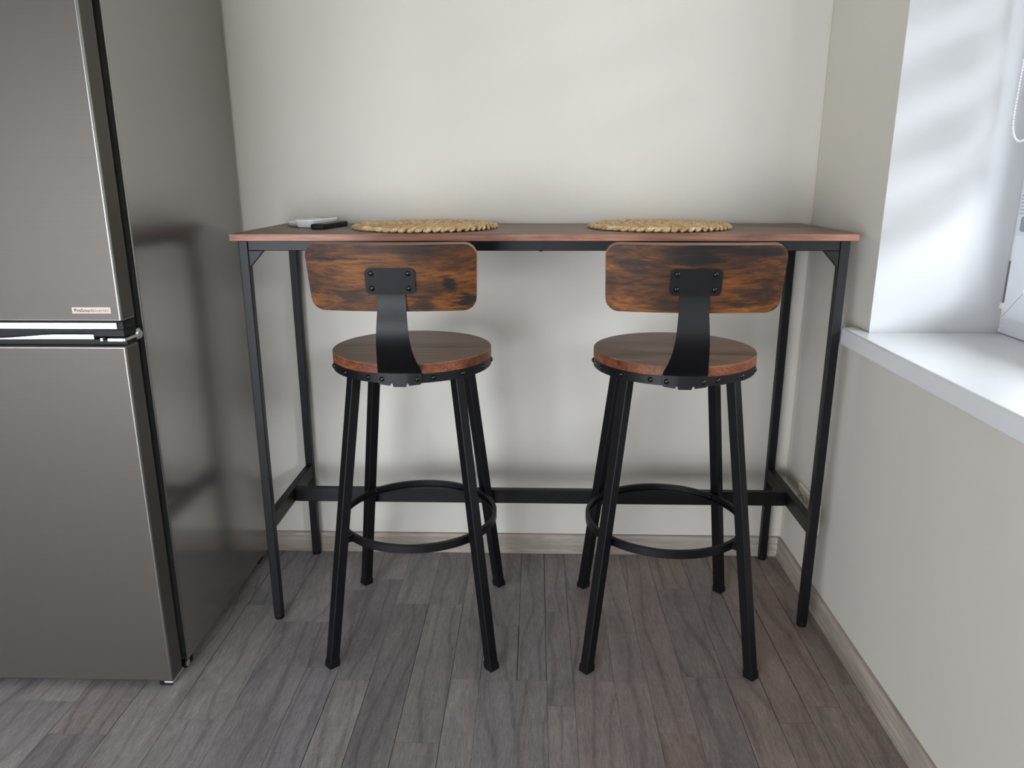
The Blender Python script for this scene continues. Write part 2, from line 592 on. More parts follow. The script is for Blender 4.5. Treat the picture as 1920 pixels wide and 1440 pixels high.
def skirt(name, axis, a, b, m, label):
    bm = bmesh.new()
    prof = [(0.0, 0.0), (0.0125, 0.0), (0.0125, 0.010), (0.0105, 0.0125), (0.0112, 0.030), (0.0112, 0.052), (0.0085, 0.0605), (0.006, HB), (0.0, HB)]
    rows = []
    for s in (a, b):
        if axis == 'x':
            rows.append([bm.verts.new((s, -d, z)) for d, z in prof])
        else:
            rows.append([bm.verts.new((XW - d, s, z)) for d, z in prof])
    n = len(prof)
    for i in range(n):
        bm.faces.new((rows[0][i], rows[0][(i + 1) % n], rows[1][(i + 1) % n], rows[1][i]))
    bm.faces.new(rows[0])
    bm.faces.new(rows[1][::-1])
    return tag(obj(name, bm, m), label, kind='structure')


skirt('baseboard_back', 'x', XL, XW, M['skirt_x'], 'light grey wood-grain skirting along the back wall')
skirt('baseboard_right', 'y', YR, -0.0127, M['skirt_y'], 'light grey wood-grain skirting under the window wall')
bm = bmesh.new()
for k in range(9):
    z0 = 0.002 + k * 0.0068
    dome(bm, (XW - 0.0125, -0.0125, z0 + 0.003), (-1, -1, 0.2), 0.0028 + 0.0007 * math.sin(k * 2.1), 0.0018, 8, 2)
cb = tag(obj('trim_1', bm, M['caulk'], smooth=True), 'bead of pale caulk in the skirting corner', kind='structure')
bm = bmesh.new()
bar(bm, (XW - 0.001, -0.001, HB), (XW - 0.001, -0.001, ZC), 0.0035, 0.0035, (0.7071, 0.7071, 0))
tag(obj('trim_2', bm, M['caulk']), 'thin pale filler line in the wall corner', kind='structure')

# window board (sill)
bm = bmesh.new()
SX = 0.703
vs = [(SX, -0.364), (XW - 0.0005, -0.364), (XW - 0.0005, Y_JAMB), (X_FRAME + 0.02, Y_JAMB), (X_FRAME + 0.02, Y_JAMB2), (XW - 0.0005, Y_JAMB2), (XW - 0.0005, Y_JAMB2 - 0.064), (SX, Y_JAMB2 - 0.064)]
lo = [bm.verts.new((x, y, Z_SILL - 0.0395)) for x, y in vs]
hi = [bm.verts.new((x, y, Z_SILL)) for x, y in vs]
bm.faces.new(lo[::-1])
bm.faces.new(hi)
for i in range(8):
    bm.faces.new((lo[i], lo[(i + 1) % 8], hi[(i + 1) % 8], hi[i]))
sill = tag(obj('trim_3', bm, M['sill'], bevel=0.006, seg=3), 'thick glossy white window sill with rounded front edge', kind='structure')

# window: frame, sashes, panes
win = tag(empty('window_1', (X_FRAME, (Y_JAMB + Y_JAMB2) / 2, Z_SILL)), 'white window frame with sashes in the deep recess', kind='structure')


def wpart(name, lo, hi, m, parent=None, bevel=0.003):
    bm = bmesh.new()
    box(bm, lo, hi)
    o = obj(name, bm, m, None, bevel)
    o.parent = parent or win
    o.matrix_parent_inverse = Matrix.Translation(-win.location)
    return o


FX0, FX1 = X_FRAME, XO - 0.015
bm = bmesh.new()
W0, W1 = Y_JAMB - 0.0005, Y_JAMB2 + 0.0005
box(bm, (FX0, W1, Z_SILL + 0.0005), (FX1, W0, Z_SILL + 0.06))
box(bm, (FX0, W1, Z_HEAD - 0.06), (FX1, W0, Z_HEAD - 0.0005))
box(bm, (FX0, W0 - 0.06, Z_SILL + 0.06), (FX1, W0, Z_HEAD - 0.06))
box(bm, (FX0, W1, Z_SILL + 0.06), (FX1, W1 + 0.06, Z_HEAD - 0.06))
YM = (Y_JAMB + Y_JAMB2) / 2
box(bm, (FX0, YM - 0.04, Z_SILL + 0.06), (FX1, YM + 0.04, Z_HEAD - 0.06))
fr = obj('frame', bm, M['pvc'], win, 0.003)
fr.matrix_parent_inverse = Matrix.Translation(-win.location)


def sash(y_hi, y_lo):
    """one opening sash: four mitred profiles with a bevelled glazing bead, and its pane"""
    x0, x1 = X_FRAME - 0.0165, X_FRAME + 0.045
    zl, zh = Z_SILL + 0.042, Z_HEAD - 0.042
    bm = bmesh.new()
    wS, bead = 0.058, 0.016
    loops = []
    for inset, x in ((0, x1), (0, x0), (wS, x0), (wS, x0 + 0.004), (wS + bead, x0 + 0.018), (wS + bead, x1)):
        loops.append([bm.verts.new((x, yy, zz)) for yy, zz in ((y_hi - inset, zl + inset), (y_lo + inset, zl + inset), (y_lo + inset, zh - inset), (y_hi - inset, zh - inset))])
    for a, b in zip(loops, loops[1:] + loops[:1]):
        for i in range(4):
            bm.faces.new((a[i], a[(i + 1) % 4], b[(i + 1) % 4], b[i]))
    s = obj('sash', bm, M['pvc'])
    s.parent = win
    s.matrix_parent_inverse = Matrix.Translation(-win.location)
    i = wS + bead - 0.006
    bm = bmesh.new()
    box(bm, (x0 + 0.030, y_lo + i, zl + i), (x0 + 0.036, y_hi - i, zh - i))
    p = obj('pane', bm, M['glass'], s)
    return s


S1 = sash(-0.463, YM + 0.022)
S2 = sash(YM - 0.022, Y_JAMB2 + 0.035)
SASHX = X_FRAME - 0.0165
# mitre seam in the lower corner of the near sash
bm = bmesh.new()
p0, p1 = Vector((SASHX - 0.0002, -0.4640, Z_SILL + 0.0430)), Vector((SASHX - 0.0002, -0.520, Z_SILL + 0.0992))
d = Vector((0, 0.0005, 0.0005))
q = [bm.verts.new(v) for v in (p0 - d, p0 + d, p1 + d, p1 - d)]
q2 = [bm.verts.new(v.co + Vector((0.0008, 0, 0))) for v in q]
bm.faces.new(q)
bm.faces.new(q2[::-1])
for i in range(4):
    bm.faces.new((q[i], q2[i], q2[(i + 1) % 4], q[(i + 1) % 4]))
ms = obj('mitre_seam', bm, M['keys'], S1)
# hinge in the gap beside the sash, with its cream cap
hg = wpart('hinge', (SASHX + 0.0015, -0.4628, 0.845), (SASHX + 0.016, -0.4515, 0.935), M['hinge_grey'], bevel=0.002)
bm = bmesh.new()
bar(bm, (SASHX + 0.006, -0.4545, 0.832), (SASHX + 0.006, -0.4545, 0.8465), 0.013, 0.0145)
bar(bm, (SASHX + 0.006, -0.4575, 0.822), (SASHX + 0.006, -0.4545, 0.832), 0.006, 0.006)
hc = obj('hinge_cap', bm, M['cream'], win, 0.002)
hc.matrix_parent_inverse = Matrix.Translation(-win.location)
hc['label'] = 'cream plastic hinge cap'
# blobs of caulk at the frame foot
bm = bmesh.new()
for (yy, zz, rr) in ((-0.437, 0.782, 0.0055), (-0.4395, 0.792, 0.003), (-0.443, 0.800, 0.003), (-0.447, 0.806, 0.003), (-0.453, 0.801, 0.0028), (-0.459, 0.808, 0.003)):
    dome(bm, (X_FRAME - 0.0005, yy, zz), (-1, 0.2, 0), rr, rr * 0.7, 10, 2)
ck = obj('caulk', bm, M['pvc'], win, smooth=True)
ck.matrix_parent_inverse = Matrix.Translation(-win.location)
# sticker on the sash
st = wpart('sticker', (SASHX - 0.0008, -0.522, 0.990), (SASHX, -0.4645, 1.075), M['sticker'], S1, bevel=0)
st.matrix_parent_inverse = Matrix.Identity(4)
st['label'] = 'white sticker with fine ruled lines and a grey patch'
bm = bmesh.new()
pts = []
for cx_, cz_, a0 in ((-0.481, 1.005, -PI / 2), (-0.481, 1.022, 0), (-0.512, 1.022, PI / 2), (-0.512, 1.005, PI)):
    for k in range(5):
        a = a0 + k * PI / 8
        pts.append((cx_ + 0.007 * math.cos(a), cz_ + 0.007 * math.sin(a)))
vs = [bm.verts.new((SASHX - 0.0012, y_, z_)) for y_, z_ in pts]
vs2 = [bm.verts.new((SASHX - 0.0006, y_, z_)) for y_, z_ in pts]
bm.faces.new(vs)
bm.faces.new(vs2[::-1])
for i in range(len(vs)):
    bm.faces.new((vs[i], vs2[i], vs2[(i + 1) % len(vs)], vs[(i + 1) % len(vs)]))
gp = obj('grey_patch', bm, M['grey_patch'], S1)

# zebra roller blind on the near sash: head tube, fabric bands with open gaps, bottom rail, beaded chain
blind = tag(empty('roller_blind', (0.99, -0.92, 2.16)), 'white roller blind with beaded pull chain looping down by the window', 'blind')


def bpart(name, bm, m, **kw):
    o = obj(name, bm, m, blind, **kw)
    o.matrix_parent_inverse = Matrix.Translation(-blind.location)
    return o


BX = 0.985
bm = bmesh.new()
box(bm, (BX - 0.03, -1.345, 2.13), (SASHX, -0.475, 2.20))
bpart('head_rail', bm, M['pvc'], bevel=0.006)
z = 1.9795
bm = bmesh.new()
box(bm, (BX - 0.001, -1.335, 2.0415), (BX + 0.0005, -0.515, 2.13))
bpart('fabric_band', bm, M['blind'])
while z > 1.14:
    bm = bmesh.new()
    box(bm, (BX - 0.001, -1.335, z - 0.075), (BX + 0.0005, -0.515, z))
    bpart('fabric_band', bm, M['blind'])
    bm = bmesh.new()
    vs = [bm.verts.new(v) for v in ((BX, -1.335, z), (BX, -0.515, z), (BX, -0.515, z + 0.062), (BX, -1.335, z + 0.062))]
    bm.faces.new(vs)
    bpart('sheer_band', bm, M['sheer'])
    z -= 0.137
zb = z + 0.137 - 0.075
bm = bmesh.new()
box(bm, (BX - 0.007, -1.337, zb - 0.018), (BX + 0.007, -0.532, zb))
bpart('bottom_rail', bm, M['pvc'], bevel=0.003)
for yy in (-0.516, -1.334):
    bm = bmesh.new()
    box(bm, (BX - 0.0004, yy - 0.0004, zb), (BX + 0.0004, yy + 0.0004, 2.13))
    bpart('edge_thread', bm, M['blind'])
# chain loop
CX, CY0, CY1, CZB = 0.965, -0.462, -0.530, 1.176
path = []
R_ = (CY0 - CY1) / 2
cyc = (CY0 + CY1) / 2
zz = 2.14
while zz > CZB + R_ * 1.35:
    lean = max(0.0, (zz - 1.25)) * -0.03
    path.append((CX, CY0 + lean, zz))
    zz -= 0.006
n = 26
for k in range(n + 1):
    a = PI * k / n
    path.append((CX, cyc + R_ * math.cos(a), CZB + R_ * 1.35 * (1 - math.sin(a))))
zz = CZB + R_ * 1.35
while zz < 2.14:
    path.append((CX, CY1, zz))
    zz += 0.006
bm = bmesh.new()
for p in path:
    bmesh.ops.create_icosphere(bm, subdivisions=1, radius=0.0023, matrix=Matrix.Translation(p))
ch = bpart('pull_chain', bm, M['white_gloss'], smooth=True)
ch['label'] = 'white beaded pull chain'
bm = bmesh.new()
for a, b in zip(path[:-1], path[1:]):
    va, vb = Vector(a), Vector(b)
    t_ = (vb - va).normalized()
    s_ = Vector((1, 0, 0))
    n_ = t_.cross(s_) * 0.0006
    s_ = s_ * 0.0006
    A = [bm.verts.new(va + q_) for q_ in (s_, n_, -s_, -n_)]
    B = [bm.verts.new(vb + q_) for q_ in (s_, n_, -s_, -n_)]
    for i in range(4):
        bm.faces.new((A[i], A[(i + 1) % 4], B[(i + 1) % 4], B[i]))
cord = obj('cord', bm, M['white_gloss'], ch)

blind2 = tag(copy_tree(blind), 'white roller blind of banded fabric on the far sash', 'blind')
blind2.location.y += (Y_JAMB2 - Y_JAMB) / 2 + 0.01
blind2['label'] = 'white roller blind of banded fabric drawn half up on the far sash'
for c_ in kids(blind2):                                   # half raised: fewer bands, no chain in reach
    top_ = max(v.co.z for v in c_.data.vertices)
    nm_ = c_.name.split('.')[0]
    if nm_ in ('edge_thread', 'pull_chain') or ('band' in nm_ and top_ < 1.60):
        for d_ in kids(c_) + [c_]:
            bpy.data.objects.remove(d_)
    elif nm_ == 'bottom_rail':
        c_.location.z += 0.137 * 3 + 0.001

# outside, out of view: facade and slab added to block sky, ground
tag(boxobj('added_facade', (9.5, -16, -3.0), (12, 4, 4.2), M['facade']), 'plain unseen facade added outside the window to block low sky', kind='structure')
tag(boxobj('added_slab', (1.14, -5.0, 2.36), (2.7, 2.5, 2.56), M['facade']), 'unseen slab added outside above the window to block high sky', kind='structure')
tag(boxobj('outdoor_ground', (1.3, -12, -3.2), (14, 8, -3.0), M['ground']), 'ground outside below the window', kind='structure')

# double wall socket, seen on both sides of the table leg
sk = tag(empty('wall_socket', (XW, -0.205, 0.2475)), 'cream double wall socket behind the right front table leg', 'socket')
bm = bmesh.new()
box(bm, (-0.008, -0.0805, -0.0425), (0, 0.0805, 0.0425))
obj('socket_plate', bm, M['cream'], sk, 0.003)
for dy in (-0.0375, 0.0375):
    bm = bmesh.new()
    box(bm, (-0.0125, dy - 0.031, -0.031), (-0.007, dy + 0.031, 0.031))
    ins = obj('socket_insert', bm, M['cream'], sk, 0.003)
    bm = bmesh.new()
    # round recess ring and the two contact holes
    for k in range(20):
        a, b = 2 * PI * k / 20, 2 * PI * (k + 1) / 20
        v = [bm.verts.new((-0.0128, dy + rr * math.cos(t_), rr * math.sin(t_))) for rr, t_ in ((0.021, a), (0.021, b), (0.019, b), (0.019, a))]
        bm.faces.new(v)
    for yy in (-0.009, 0.009):
        dome(bm, (-0.0124, dy + yy, 0), (-1, 0, 0), 0.0025, 0.0006, 8, 2)
    obj('contact_holes', bm, M['ink_grey'], ins)

# ------------------------------------------------------------------ refrigerator
FX = -0.804
fg = tag(empty('refrigerator', (FX - 0.35, -0.34, 0.0)), 'tall grey steel two-door refrigerator beside the bar table', 'refrigerator')


def fpart(name, bm, m, **kw):
    parent = kw.pop('parent', fg)
    o = obj(name, bm, m, parent, **kw)
    if parent is fg:
        o.matrix_parent_inverse = Matrix.Translation(-fg.location)
    return o


XF0 = FX - 0.70
bm = bmesh.new()
box(bm, (XF0, -0.594, 0.022), (FX, -0.018, 1.86))
fpart('body', bm, [M['fridge_side'], M['edge_highlight']], bevel=0.0028).modifiers['bevel'].material = 1
bm = bmesh.new()
box(bm, (XF0 + 0.012, -0.624, 0.035), (FX - 0.012, -0.593, 1.85))
fpart('gasket', bm, M['black_plastic'])
YD0, YD1 = -0.673, -0.622
bm = bmesh.new()
box(bm, (XF0, YD0, 0.8385), (FX, YD1, 1.86))
fpart('freezer_door', bm, [M['fridge_front'], M['edge_highlight']], bevel=0.0045, seg=3).modifiers['bevel'].material = 1
bm = bmesh.new()
box(bm, (XF0, YD0, 0.022), (FX, YD1, 0.7905))
fpart('lower_door', bm, [M['fridge_front'], M['edge_highlight']], bevel=0.0045, seg=3).modifiers['bevel'].material = 1
# handle recess block under the freezer door
bm = bmesh.new()
box(bm, (XF0 + 0.003, YD0 + 0.004, 0.8225), (FX - 0.001, YD1, 0.8385))
box(bm, (FX - 0.062, YD0 + 0.004, 0.8085), (FX - 0.001, YD1, 0.8225))
box(bm, (XF0 + 0.003, -0.650, 0.803), (FX - 0.062, YD1, 0.8225))
hb_ = fpart('handle_recess', bm, M['black_plastic'], bevel=0.001)
bm = bmesh.new()
box(bm, (XF0 + 0.004, YD0 - 0.0005, 0.8245), (FX - 0.0115, YD0 + 0.010, 0.8372))
hs = fpart('handle_strip', bm, M['chrome'], bevel=0.0008)
hs['label'] = 'bright brushed aluminium strip'
# lower grip strip of the lower door; dips towards the middle of the door
bm = bmesh.new()
cols = []
N = 30
for i in range(N + 1):
    x = XF0 + 0.01 + (FX - 0.068 - XF0 - 0.01) * i / N
    t_ = max(0.0, min(1.0, (x - (FX - 0.27)) / 0.13))
    t_ = t_ * t_ * (3 - 2 * t_)
    top = 0.8035 + 0.0075 * t_
    cols.append([bm.verts.new((x, -0.6605, 0.8005 + 0.001 * t_)), bm.verts.new((x, -0.6605, top)), bm.verts.new((x, -0.648, top)), bm.verts.new((x, -0.648, 0.8005))])
for a, b in zip(cols[:-1], cols[1:]):
    for i in range(4):
        bm.faces.new((a[i], a[(i + 1) % 4], b[(i + 1) % 4], b[i]))
bm.faces.new(cols[0])
bm.faces.new(cols[-1][::-1])
gs = fpart('grip_strip', bm, M['chrome'], bevel=0.0005)
bm = bmesh.new()
box(bm, (XF0 + 0.004, YD0 + 0.014, 0.790), (FX - 0.003, YD1, 0.8008))
fpart('door_cap', bm, M['black_plastic'])
# middle hinge: arm along the side and across the front
bm = bmesh.new()
bar(bm, (FX - 0.0445, YD0 + 0.002, 0.8005), (FX - 0.0445, YD0 + 0.002, 0.8075), 0.006, 0.010)
box(bm, (FX - 0.034, YD0 - 0.001, 0.7995), (FX - 0.003, YD0 + 0.012, 0.8065))
box(bm, (FX - 0.004, YD0 + 0.0, 0.8000), (FX + 0.0015, -0.622, 0.8060))
dome(bm, (FX + 0.0008, -0.619, 0.804), (1, -0.3, 0), 0.0105, 0.004, 12, 3)
box(bm, (FX - 0.004, -0.624, 0.794), (FX + 0.0012, -0.612, 0.816))
hn = fpart('middle_hinge', bm, M['zinc'], bevel=0.0012)
hn['label'] = 'shiny zinc hinge bracket'
# little feet and hinge tips below the door
bm = bmesh.new()
box(bm, (FX - 0.040, YD0 + 0.016, 0.0), (FX - 0.010, YD1 - 0.004, 0.022))
fpart('foot', bm, M['black_plastic'], bevel=0.003)
for (x0_, y0_) in ((FX - 0.045, -0.594), (XF0 + 0.01, -0.594), (FX - 0.05, -0.10), (XF0 + 0.01, -0.10), (XF0 + 0.004, YD0 + 0.006)):
    bm = bmesh.new()
    box(bm, (x0_, y0_, 0.0), (x0_ + 0.04, y0_ + 0.035, 0.022))
    fpart('foot', bm, M['black_plastic'], bevel=0.003)
bm = bmesh.new()
box(bm, (FX - 0.020, YD0 + 0.001, 0.0175), (FX - 0.0005, YD0 + 0.009, 0.0222))
box(bm, (FX - 0.0035, YD0 + 0.002, 0.0165), (FX + 0.0005, YD1 + 0.004, 0.0222))
fpart('lower_hinge', bm, M['zinc'], bevel=0.001)
bm = bmesh.new()
box(bm, (FX - 0.006, -0.600, 0.010), (FX + 0.001, -0.588, 0.0222))
fpart('hinge_tip', bm, M['zinc'], bevel=0.0015)
# badge with its lettering
bx0, bx1, bz0, bz1 = -0.8995, -0.8225, 0.8555, 0.8680
bm = bmesh.new()
box(bm, (bx0, YD0 - 0.0012, bz0), (bx1, YD0 + 0.0005, bz1))
bd = fpart('badge', bm, M['badge'], bevel=0.0006)
bd['label'] = 'pale metal badge with dark lettering'
parts = []
for txt, mat, off in (('Pro', 'ink_dark', 0.018), ('Smart', 'ink_grey', 0.006), ('Inverter', 'ink_pale', 0.0)):
    cu = bpy.data.curves.new('lettering', 'FONT')
    cu.body = txt
    cu.size = 0.0110
    cu.offset = off * 0.0110
    cu.space_character = 1.04
    cu.extrude = 0.0001
    cu.materials.append(M[mat])
    o = bpy.data.objects.new('lettering', cu)
    C.objects.link(o)
    parts.append(o)
bpy.context.view_layer.update()
total = sum(o.dimensions.x for o in parts) + 0.0012
sc_ = (bx1 - bx0 - 0.009) / total
x = bx0 + 0.0045
for k_, o in enumerate(parts):
    wdt = o.dimensions.x * sc_
    me = bpy.data.meshes.new_from_object(o.evaluated_get(bpy.context.evaluated_depsgraph_get()))
    nm = bpy.data.objects.new('lettering', me)
    C.objects.link(nm)
    bpy.data.objects.remove(o)
    o = nm
    o.scale = (sc_, sc_ * 1.0, 1)
    o.rotation_euler = (PI / 2, 0, 0)
    o.parent = bd
    o.location = (x, YD0 - 0.0015, bz0 + 0.0032)
    x += wdt + 0.0006

# ------------------------------------------------------------------ bar table
TX0, TX1, TY0, TY1, TH = -0.687, 0.713, -0.398, -0.006, 0.9875
tb = tag(empty('bar_table', (0, 0, 0)), 'long narrow bar table with walnut top on a black steel frame', 'table')
bm = bmesh.new()
for fc in box(bm, (TX0, TY0, TH - 0.0155), (TX1, TY1, TH)):
    fc.material_index = 0 if abs(fc.normal.z) > 0.5 else 1
bm.normal_update()
for fc in bm.faces:
    fc.material_index = 0 if abs(fc.normal.z) > 0.5 else 1
obj('table_top', bm, [M['table_top'], M['table_edge']], tb, 0.0007, 1)
LZ = TH - 0.0155
LW = 0.0215
lx0, lx1, ly0, ly1 = TX0 + 0.0255, TX1 - 0.0245, TY0 + 0.0215, TY1 - 0.0195
bm_leg = None
for (lx, ly) in ((lx0, ly0), (lx1, ly0), (lx0, ly1), (lx1, ly1)):
    bm = bmesh.new()
    bar(bm, (lx, ly, 0.008), (lx, ly, LZ), LW, LW)
    lg = obj('leg', bm, M['black_metal'], tb, 0.0022, 2)
    bm = bmesh.new()
    lathe(bm, [(0.0, 0.0), (0.0115, 0.0), (0.0122, 0.002), (0.0122, 0.009), (0.0112, 0.012), (0.0, 0.012)], 20, lx, ly)
    obj('foot_cap', bm, M['black_plastic'], lg, smooth=True)
RZ = LZ - 0.0225
for (name, lo, hi) in (('front_rail', (lx0 + LW / 2, ly0 - LW / 2 + 0.001, RZ), (lx1 - LW / 2, ly0 + LW / 2 - 0.001, LZ)),
                       ('rear_rail', (lx0 + LW / 2, ly1 - LW / 2 + 0.001, RZ), (lx1 - LW / 2, ly1 + LW / 2 - 0.001, LZ)),
                       ('side_rail', (lx0 - LW / 2 + 0.001, ly0 + LW / 2, RZ), (lx0 + LW / 2 - 0.001, ly1 - LW / 2, LZ)),
                       ('side_rail', (lx1 - LW / 2 + 0.001, ly0 + LW / 2, RZ), (lx1 + LW / 2 - 0.001, ly1 - LW / 2, LZ)),
                       ('side_stretcher', (lx0 - 0.0095, ly0 + LW / 2, 0.2525), (lx0 + 0.0095, ly1 - LW / 2, 0.2925)),
                       ('side_stretcher', (lx1 - 0.0095, ly0 + LW / 2, 0.2525), (lx1 + 0.0095, ly1 - LW / 2, 0.2925)),
                       ('cross_bar', (lx0 + 0.0095, -0.204, 0.2515), (lx1 - 0.0095, -0.185, 0.2905)),
                       ('middle_rail', (-0.01, ly0 + LW / 2, RZ + 0.004), (0.01, ly1 - LW / 2, LZ))):
    bm = bmesh.new()
    box(bm, lo, hi)
    obj(name, bm, M['black_metal'], tb, 0.0018, 2)
for (cx_, sx_, yy) in ((lx0 + LW / 2, 1, ly0 - 0.002), (lx1 - LW / 2, -1, ly0 - 0.002), (lx0 + LW / 2, 1, ly1 + 0.002), (lx1 - LW / 2, -1, ly1 + 0.002)):
    bm = bmesh.new()
    tri = [(cx_, RZ), (cx_ + sx_ * 0.037, RZ), (cx_ + sx_ * 0.033, RZ - 0.002), (cx_ + sx_ * 0.003, RZ - 0.035), (cx_, RZ - 0.036)]
    a = [bm.verts.new((x_, yy - 0.0065, z_)) for x_, z_ in tri]
    b = [bm.verts.new((x_, yy + 0.0065, z_)) for x_, z_ in tri]
    bm.faces.new(a)
    bm.faces.new(b[::-1])
    for i in range(5):
        bm.faces.new((a[i], b[i], b[(i + 1) % 5], a[(i + 1) % 5]))
    obj('gusset', bm, M['black_metal'], tb, 0.001, 1)
bm = bmesh.new()
dome(bm, (0.0145, ly0, RZ), (0, 0, -1), 0.0055, 0.0028, 12, 3)
obj('bolt', bm, M['black_screw'], tb, smooth=True)
for (lx, ly, nx) in ((lx0, ly1, 0), (lx1, ly1, 0)):
    bm = bmesh.new()
    dome(bm, (lx - 0.001, ly - LW / 2, 0.300), (0, -1, 0), 0.0048, 0.004, 12, 3)
    obj('bolt', bm, M['black_screw'], tb, smooth=True)

# ------------------------------------------------------------------ bar stools
SR = 0.183
ST, SB = 0.730, 0.7085          # seat top and underside


def make_stool(back_mat):
    s = empty('bar_stool', (0, 0, 0))
    bm = bmesh.new()
    lathe(bm, [(0, ST), (SR - 0.0012, ST), (SR, ST - 0.0012), (SR, SB + 0.001), (SR - 0.001, SB), (0, SB)], 96, mi=[0, 0, 1, 1, 0])
    obj('seat', bm, [M['seat_top'], M['seat_edge']], s, smooth=True)
    bm = bmesh.new()
    lathe(bm, [(SR - 0.0005, SB), (SR - 0.0005, SB - 0.020), (SR - 0.0035, SB - 0.020), (SR - 0.0035, SB)], 96, closed=True)
    obj('seat_rim', bm, M['black_metal'], s, 0.0006, 1)
    proto = None
    for k in range(1, 16):
        a = -PI / 2 + k * 2 * PI / 16
        if proto is None:
            bm = bmesh.new()
            dome(bm, (0, 0, 0), (1, 0, 0), 0.0062, 0.0050, 12, 4)
            o = proto = obj('rivet', bm, M['black_screw'], s, smooth=True)
        else:
            o = proto.copy()
            C.objects.link(o)
        o.location = ((SR - 0.001) * math.cos(a), (SR - 0.001) * math.sin(a), SB - 0.0095)
        o.rotation_euler = (0, 0, a)
    # legs, square tube set on the diagonals
    for (sx, sy) in ((-1, -1), (1, -1), (-1, 1), (1, 1)):
        ax = Vector((sx, sy, 0)).normalized()
        top, bot = 0.1115, 0.188
        bm = bmesh.new()
        zt = SB - 0.0005
        k = bot + (top - bot) * 0.010 / zt
        bar(bm, (sx * k, sy * k, 0.010), (sx * top, sy * top, zt), 0.0235, 0.0235, ax)
        lg = obj('leg', bm, M['black_metal'], s, 0.0022, 2)
        bm = bmesh.new()
        bar(bm, (sx * bot, sy * bot, 0.0), (sx * (k - 0.001), sy * (k - 0.001), 0.018), 0.0262, 0.0262, ax)
        obj('foot_cap', bm, M['black_plastic'], lg, 0.002, 2)
    # foot ring: angle section, flat outside
    RZ0 = 0.3055
    RR = 0.1925
    bm = bmesh.new()
    lathe(bm, [(RR, RZ0 - 0.009), (RR, RZ0 + 0.0085), (RR - 0.001, RZ0 + 0.0095), (RR - 0.009, RZ0 + 0.0095), (RR - 0.009, RZ0 + 0.0065), (RR - 0.0035, RZ0 + 0.006),
               (RR - 0.0035, RZ0 - 0.006), (RR - 0.009, RZ0 - 0.0065), (RR - 0.009, RZ0 - 0.0095), (RR - 0.001, RZ0 - 0.0095)], 96, closed=True)
    ring = obj('foot_ring', bm, M['black_metal'], s, smooth=True)
    for (sx, sy) in ((-1, -1), (1, -1), (-1, 1), (1, 1)):
        ax = Vector((sx, sy, 0)).normalized()
        bm = bmesh.new()
        bar(bm, ax * 0.203 + Vector((0, 0, RZ0 - 0.009)), ax * 0.203 + Vector((0, 0, RZ0 + 0.009)), 0.028, 0.005, ax)
        obj('mounting_tab', bm, M['black_metal'], ring, 0.001, 1)
        bm = bmesh.new()
        dome(bm, ax * (RR - 0.0035) + Vector((0, 0, RZ0)), -ax, 0.0045, 0.004, 10, 3)
        obj('screw', bm, M['black_screw'], ring, smooth=True)
    # back support: sheet steel strap with a curved rim bracket and a fixing plate
    rows = [(-0.1865, 0.7115, 0.0460, 1.0), (-0.189, 0.7165, 0.0462, 0.9), (-0.1945, 0.7235, 0.0448, 0.75), (-0.203, 0.733, 0.0428, 0.6), (-0.213, 0.744, 0.0405, 0.45),
            (-0.2235, 0.757, 0.0382, 0.3), (-0.234, 0.773, 0.0360, 0.15), (-0.2415, 0.790, 0.0342, 0.05), (-0.2445, 0.806, 0.0327, 0), (-0.2445, 0.821, 0.0315, 0), (-0.242, 0.836, 0.0304, 0), (-0.2385, 0.851, 0.0294, 0),
            (-0.2365, 0.866, 0.0287, 0), (-0.236, 0.882, 0.0283, 0), (-0.2372, 0.8895, 0.0283, 0)]
    bm = bmesh.new()
    NC = 8
    TH_ = 0.003

    def sheet(rowlist):
        front, back = [], []
        for (yy, zz, hw, cv) in rowlist:
            fr_, bk_ = [], []
            for i in range(NC + 1):
                x_ = hw * (2 * i / NC - 1)
                dy = cv * x_ * x_ / (2 * 0.187)
                fr_.append(bm.verts.new((x_, yy + dy, zz)))
                bk_.append(bm.verts.new((x_, yy + dy + TH_, zz)))
            front.append(fr_)
            back.append(bk_)
        for a in range(len(rowlist) - 1):
            for i in range(NC):
                bm.faces.new((front[a][i], front[a][i + 1], front[a + 1][i + 1], front[a + 1][i]))
                bm.faces.new((back[a][i], back[a + 1][i], back[a + 1][i + 1], back[a][i + 1]))
            bm.faces.new((front[a][0], front[a + 1][0], back[a + 1][0], back[a][0]))
            bm.faces.new((front[a][NC], back[a][NC], back[a + 1][NC], front[a + 1][NC]))
        for a in (0, -1):
            for i in range(NC):
                bm.faces.new((front[a][i], back[a][i], back[a][i + 1], front[a][i + 1]))

    sheet(rows)
    # bracket on the rim with two notches in its lower edge
    cols = [(-0.047, 0.694), (-0.0465, 0.6895), (-0.043, 0.6868), (-0.0205, 0.6846), (-0.0178, 0.6895), (-0.0158, 0.6895), (-0.0135, 0.6822), (0.0135, 0.6822), (0.0158, 0.6895), (0.0178, 0.6895), (0.0205, 0.6846),
            (0.043, 0.6868), (0.0465, 0.6895), (0.047, 0.694)]
    prev = None
    RB = 0.1868
    for (x_, zl) in cols:
        yo = -math.sqrt(RB * RB - x_ * x_)
        cur = [bm.verts.new(v) for v in ((x_, yo, zl), (x_, yo, 0.7115), (x_, yo + TH_, 0.7115), (x_, yo + TH_, zl))]
        if prev:
            for i in range(4):
                bm.faces.new((prev[i], prev[(i + 1) % 4], cur[(i + 1) % 4], cur[i]))
        else:
            bm.faces.new(cur)
        prev = cur
    bm.faces.new(prev[::-1])
    LEAN = math.radians(10.5)

    def lean_y(zz):
        return -0.2372 - (zz - 0.8875) * math.tan(LEAN)

    # fixing plate, rounded corners
    pts = []
